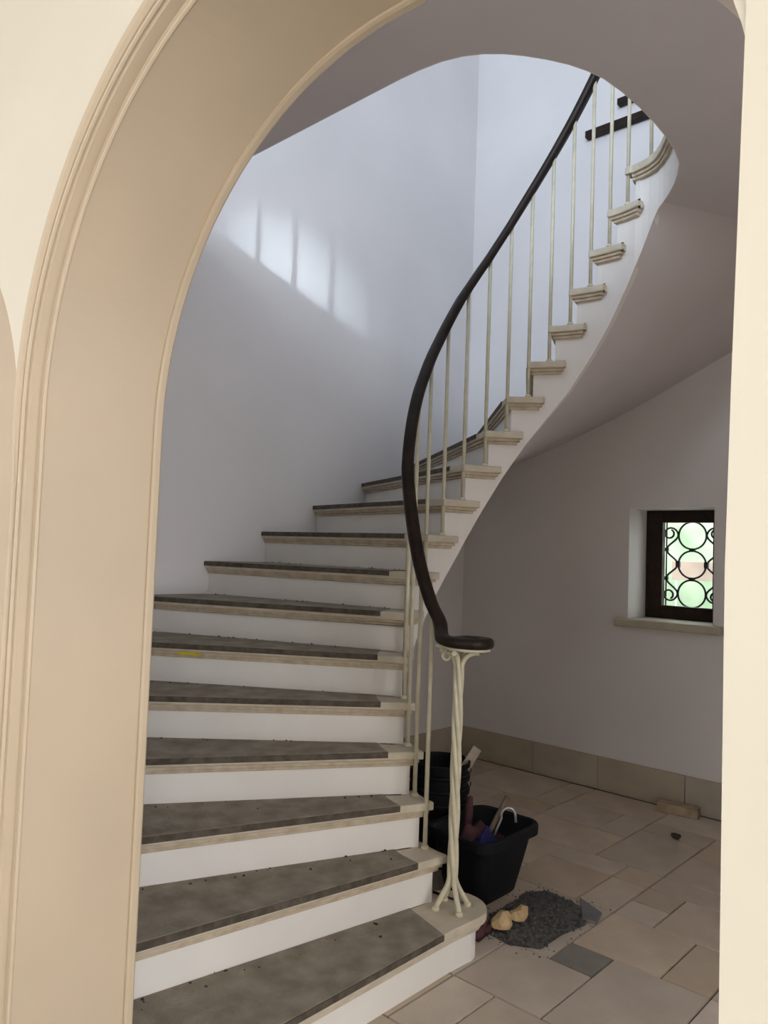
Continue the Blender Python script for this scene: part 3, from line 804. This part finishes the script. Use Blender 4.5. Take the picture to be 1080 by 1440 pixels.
# the contents of the tub
cloth('maroon_rag', 'maroon_cloth', (-1.96, 2.76, 0.215), 0.09, 0.12, 0.05, 3, 'maroon rag lying in the black tub')
cloth('blue_cloth', 'blue_cloth', (-1.875, 2.74, 0.215), 0.06, 0.10, 0.05, 4, 'dark blue cloth lying in the black tub')
b = MB(); b.box(-2.028, -1.842, 2.682, 2.930, 0.10, 0.205); tag(b.build('packed_rubble', 'gravel'), 'dark rubble filling the black tub under the rags', 'rubble', kind='stuff')
b = MB(); b.tube([(-1.93, 2.80, 0.20), (-1.91, 2.87, 0.30), (-1.895, 2.93, 0.385)], [0.011, 0.012, 0.011], 10); tag(b.build('wooden_stick', 'old_handle'), 'brown wooden stick leaning out of the black tub', 'stick')
b = MB()
hk = [(-1.905, 2.835, 0.21), (-1.893, 2.850, 0.265), (-1.880, 2.866, 0.315)] + [(-1.860 - 0.022 * math.cos(q), 2.886 - 0.022 * math.cos(q), 0.320 + 0.036 * math.sin(q)) for q in [math.pi * i / 8 for i in range(9)]] + [(-1.836, 2.909, 0.295)]
b.tube(hk, 0.0055, 8); tag(b.build('metal_hook', 'pale_metal'), 'pale curved metal hook sticking out of the black tub', 'hook')
b = MB(); b.tube([(-2.035, 2.82, 0.20), (-2.05, 2.86, 0.30), (-2.058, 2.875, 0.36)], [0.020, 0.019, 0.016], 8); tag(b.build('tool_grip', 'maroon_cloth'), 'dark red tool grip standing at the back of the tub', 'tool')

# nested black buckets
BX, BY = -2.275, 2.925
def bucket(z, label, n):
    t = empty('bucket', (BX, BY, z))
    prof_ = [(0.0, 0.0), (0.105, 0.0), (0.112, 0.01), (0.126, 0.15), (0.132, 0.22), (0.140, 0.222), (0.141, 0.235), (0.133, 0.237), (0.136, 0.262), (0.146, 0.264), (0.147, 0.282), (0.138, 0.284), (0.134, 0.27), (0.128, 0.20), (0.108, 0.014), (0, 0.012)]
    b = MB(); sg = 36; vs = []; fs = []
    for (r, zz) in prof_:
        for k in range(sg):
            q = 2 * math.pi * k / sg; vs.append((BX + r * math.cos(q), BY + r * math.sin(q), z + zz))
    for i in range(len(prof_) - 1):
        for k in range(sg): fs.append((i * sg + k, i * sg + (k + 1) % sg, (i + 1) * sg + (k + 1) % sg, (i + 1) * sg + k))
    b.add(vs, fs); b.build('body', 'black_plastic', t)
    b = MB(); pts = []
    tilt = math.radians(-78)
    for i in range(21):
        q = math.pi * i / 20; xx = 0.150 * math.cos(q); yy = 0.150 * math.sin(q)
        pts.append((BX + xx * 0.736 + 0.677 * yy * 0.98, BY + xx * 0.677 - 0.736 * yy * 0.98, z + 0.245 - yy * 0.10))
    b.tube(pts, 0.003, 6); b.build('bail_handle', 'wrought_iron', t)
    return tag(t, label, 'bucket', 'nested black buckets')
for i, lab in enumerate(['black plastic bucket at the bottom of the nested stack', 'black plastic bucket second up in the nested stack', 'black plastic bucket third up in the nested stack', 'black plastic bucket on top of the nested stack holding a pale stick']):
    bucket(0.001 + 0.062 * i, lab, i)
b = MB(); a0 = Vector((-2.265, 2.90, 0.22)); e0 = Vector((-2.155, 3.06, 0.525)); dr = (e0 - a0).normalized(); sd = Vector((0.736, 0.677, 0)).cross(dr).normalized(); sd2 = dr.cross(sd)
wv, tv = sd2 * 0.022, sd * 0.006
b.hexa([a0 - wv - tv, a0 + wv - tv, a0 + wv + tv, a0 - wv + tv], [e0 - wv - tv, e0 + wv - tv, e0 + wv + tv, e0 - wv + tv])
tag(b.build('wooden_stick', 'raw_wood'), 'pale flat wooden stick standing up out of the top bucket', 'stick')

# heap of dark gravel where tiles are missing
b = MB(); rg = random.Random(21)
outl = [(-1.72, 2.53), (-1.60, 2.51), (-1.50, 2.57), (-1.50, 2.72), (-1.475, 2.86), (-1.50, 2.94), (-1.60, 3.00), (-1.74, 3.03), (-1.80, 2.95), (-1.77, 2.80), (-1.78, 2.65)]
gc = Vector((-1.64, 2.77))
def inside(x, y):
    c = False; n = len(outl); j = n - 1
    for i in range(n):
        if (outl[i][1] > y) != (outl[j][1] > y) and x < (outl[j][0] - outl[i][0]) * (y - outl[i][1]) / (outl[j][1] - outl[i][1]) + outl[i][0]: c = not c
        j = i
    return c
pts = [(p[0], p[1], 0.001) for p in outl]
ring2 = [(gc.x + (p[0] - gc.x) * 0.7, gc.y + (p[1] - gc.y) * 0.7, 0.010 + rg.uniform(0, 0.006)) for p in outl]
n = len(outl)
b.add(pts + ring2 + [(gc.x, gc.y, 0.022)], [(i, (i + 1) % n, n + (i + 1) % n, n + i) for i in range(n)] + [(n + i, n + (i + 1) % n, 2 * n) for i in range(n)])
cnt = 0
while cnt < 2600:
    x, y = rg.uniform(-1.84, -1.44), rg.uniform(2.47, 3.07)
    edge = not inside(x, y)
    if edge and (rg.random() > 0.05 or math.hypot(x - gc.x, y - gc.y) > 0.36): continue
    cnt += 1
    d = min(1, math.hypot((x - gc.x) / 0.2, (y - gc.y) / 0.28)); z = 0.020 * (1 - d * d) if not edge else 0.001
    h = rg.uniform(0.002, 0.0075) * (0.6 if edge else 1); a = rg.random() * 6.28; vsx = []
    for m in range(4): vsx.append((x + h * math.cos(a + m * 1.57) * rg.uniform(0.7, 1.3), y + h * math.sin(a + m * 1.57) * rg.uniform(0.7, 1.3), z))
    vsx += [(x + rg.uniform(-.3, .3) * h, y + rg.uniform(-.3, .3) * h, z + h * rg.uniform(0.7, 1.4))]
    b.add(vsx, [(0, 1, 4), (1, 2, 4), (2, 3, 4), (3, 0, 4), (3, 2, 1, 0)])
tag(b.build('gravel_heap', 'gravel'), 'flat heap of dark grey gravel on the tiled floor beside the tub', 'gravel', kind='stuff')
o = lumpy('broken_stone', 'tan_rock', (-1.672, 2.572, 0.040), (0.036, 0.044, 0.030), 3, sub=2, amp=0.4, smooth=False); tag(o, 'larger tan broken stone lying on the gravel heap', 'stone')
o = lumpy('broken_stone', 'tan_rock', (-1.655, 2.655, 0.046), (0.034, 0.034, 0.032), 9, sub=2, amp=0.4, smooth=False); tag(o, 'smaller tan broken stone behind the larger one on the gravel', 'stone')
cloth('maroon_rag', 'maroon_cloth', (-1.735, 2.505, 0.004), 0.045, 0.06, 0.055, 8, 'dark maroon rag crumpled on the floor against the first step')
b = MB(); b.prism([(-1.60, 3.05), (-1.47, 2.99), (-1.445, 2.90), (-1.50, 2.88)], 0.002, 0.014); tag(b.build('slate_shard', 'slate', bevel=0.002), 'grey broken slate shard at the edge of the gravel', 'shard')
b = MB(); b.hexa([(-1.86, 4.435, 0.0), (-1.63, 4.47, 0.0), (-1.65, 4.565, 0.0), (-1.88, 4.53, 0.0)], [(-1.855, 4.44, 0.055), (-1.635, 4.475, 0.05), (-1.655, 4.56, 0.05), (-1.875, 4.525, 0.055)])
tag(b.build('loose_brick', 'brick_clay', bevel=0.0025), 'loose tan brick lying against the stone skirting', 'brick')
tag(lumpy('debris_lump', 'crumb', (-1.60, 4.08, 0.014), (0.026, 0.020, 0.018), 14, sub=2, amp=0.4), 'small dark lump of debris on the tiles near the brick', 'debris')
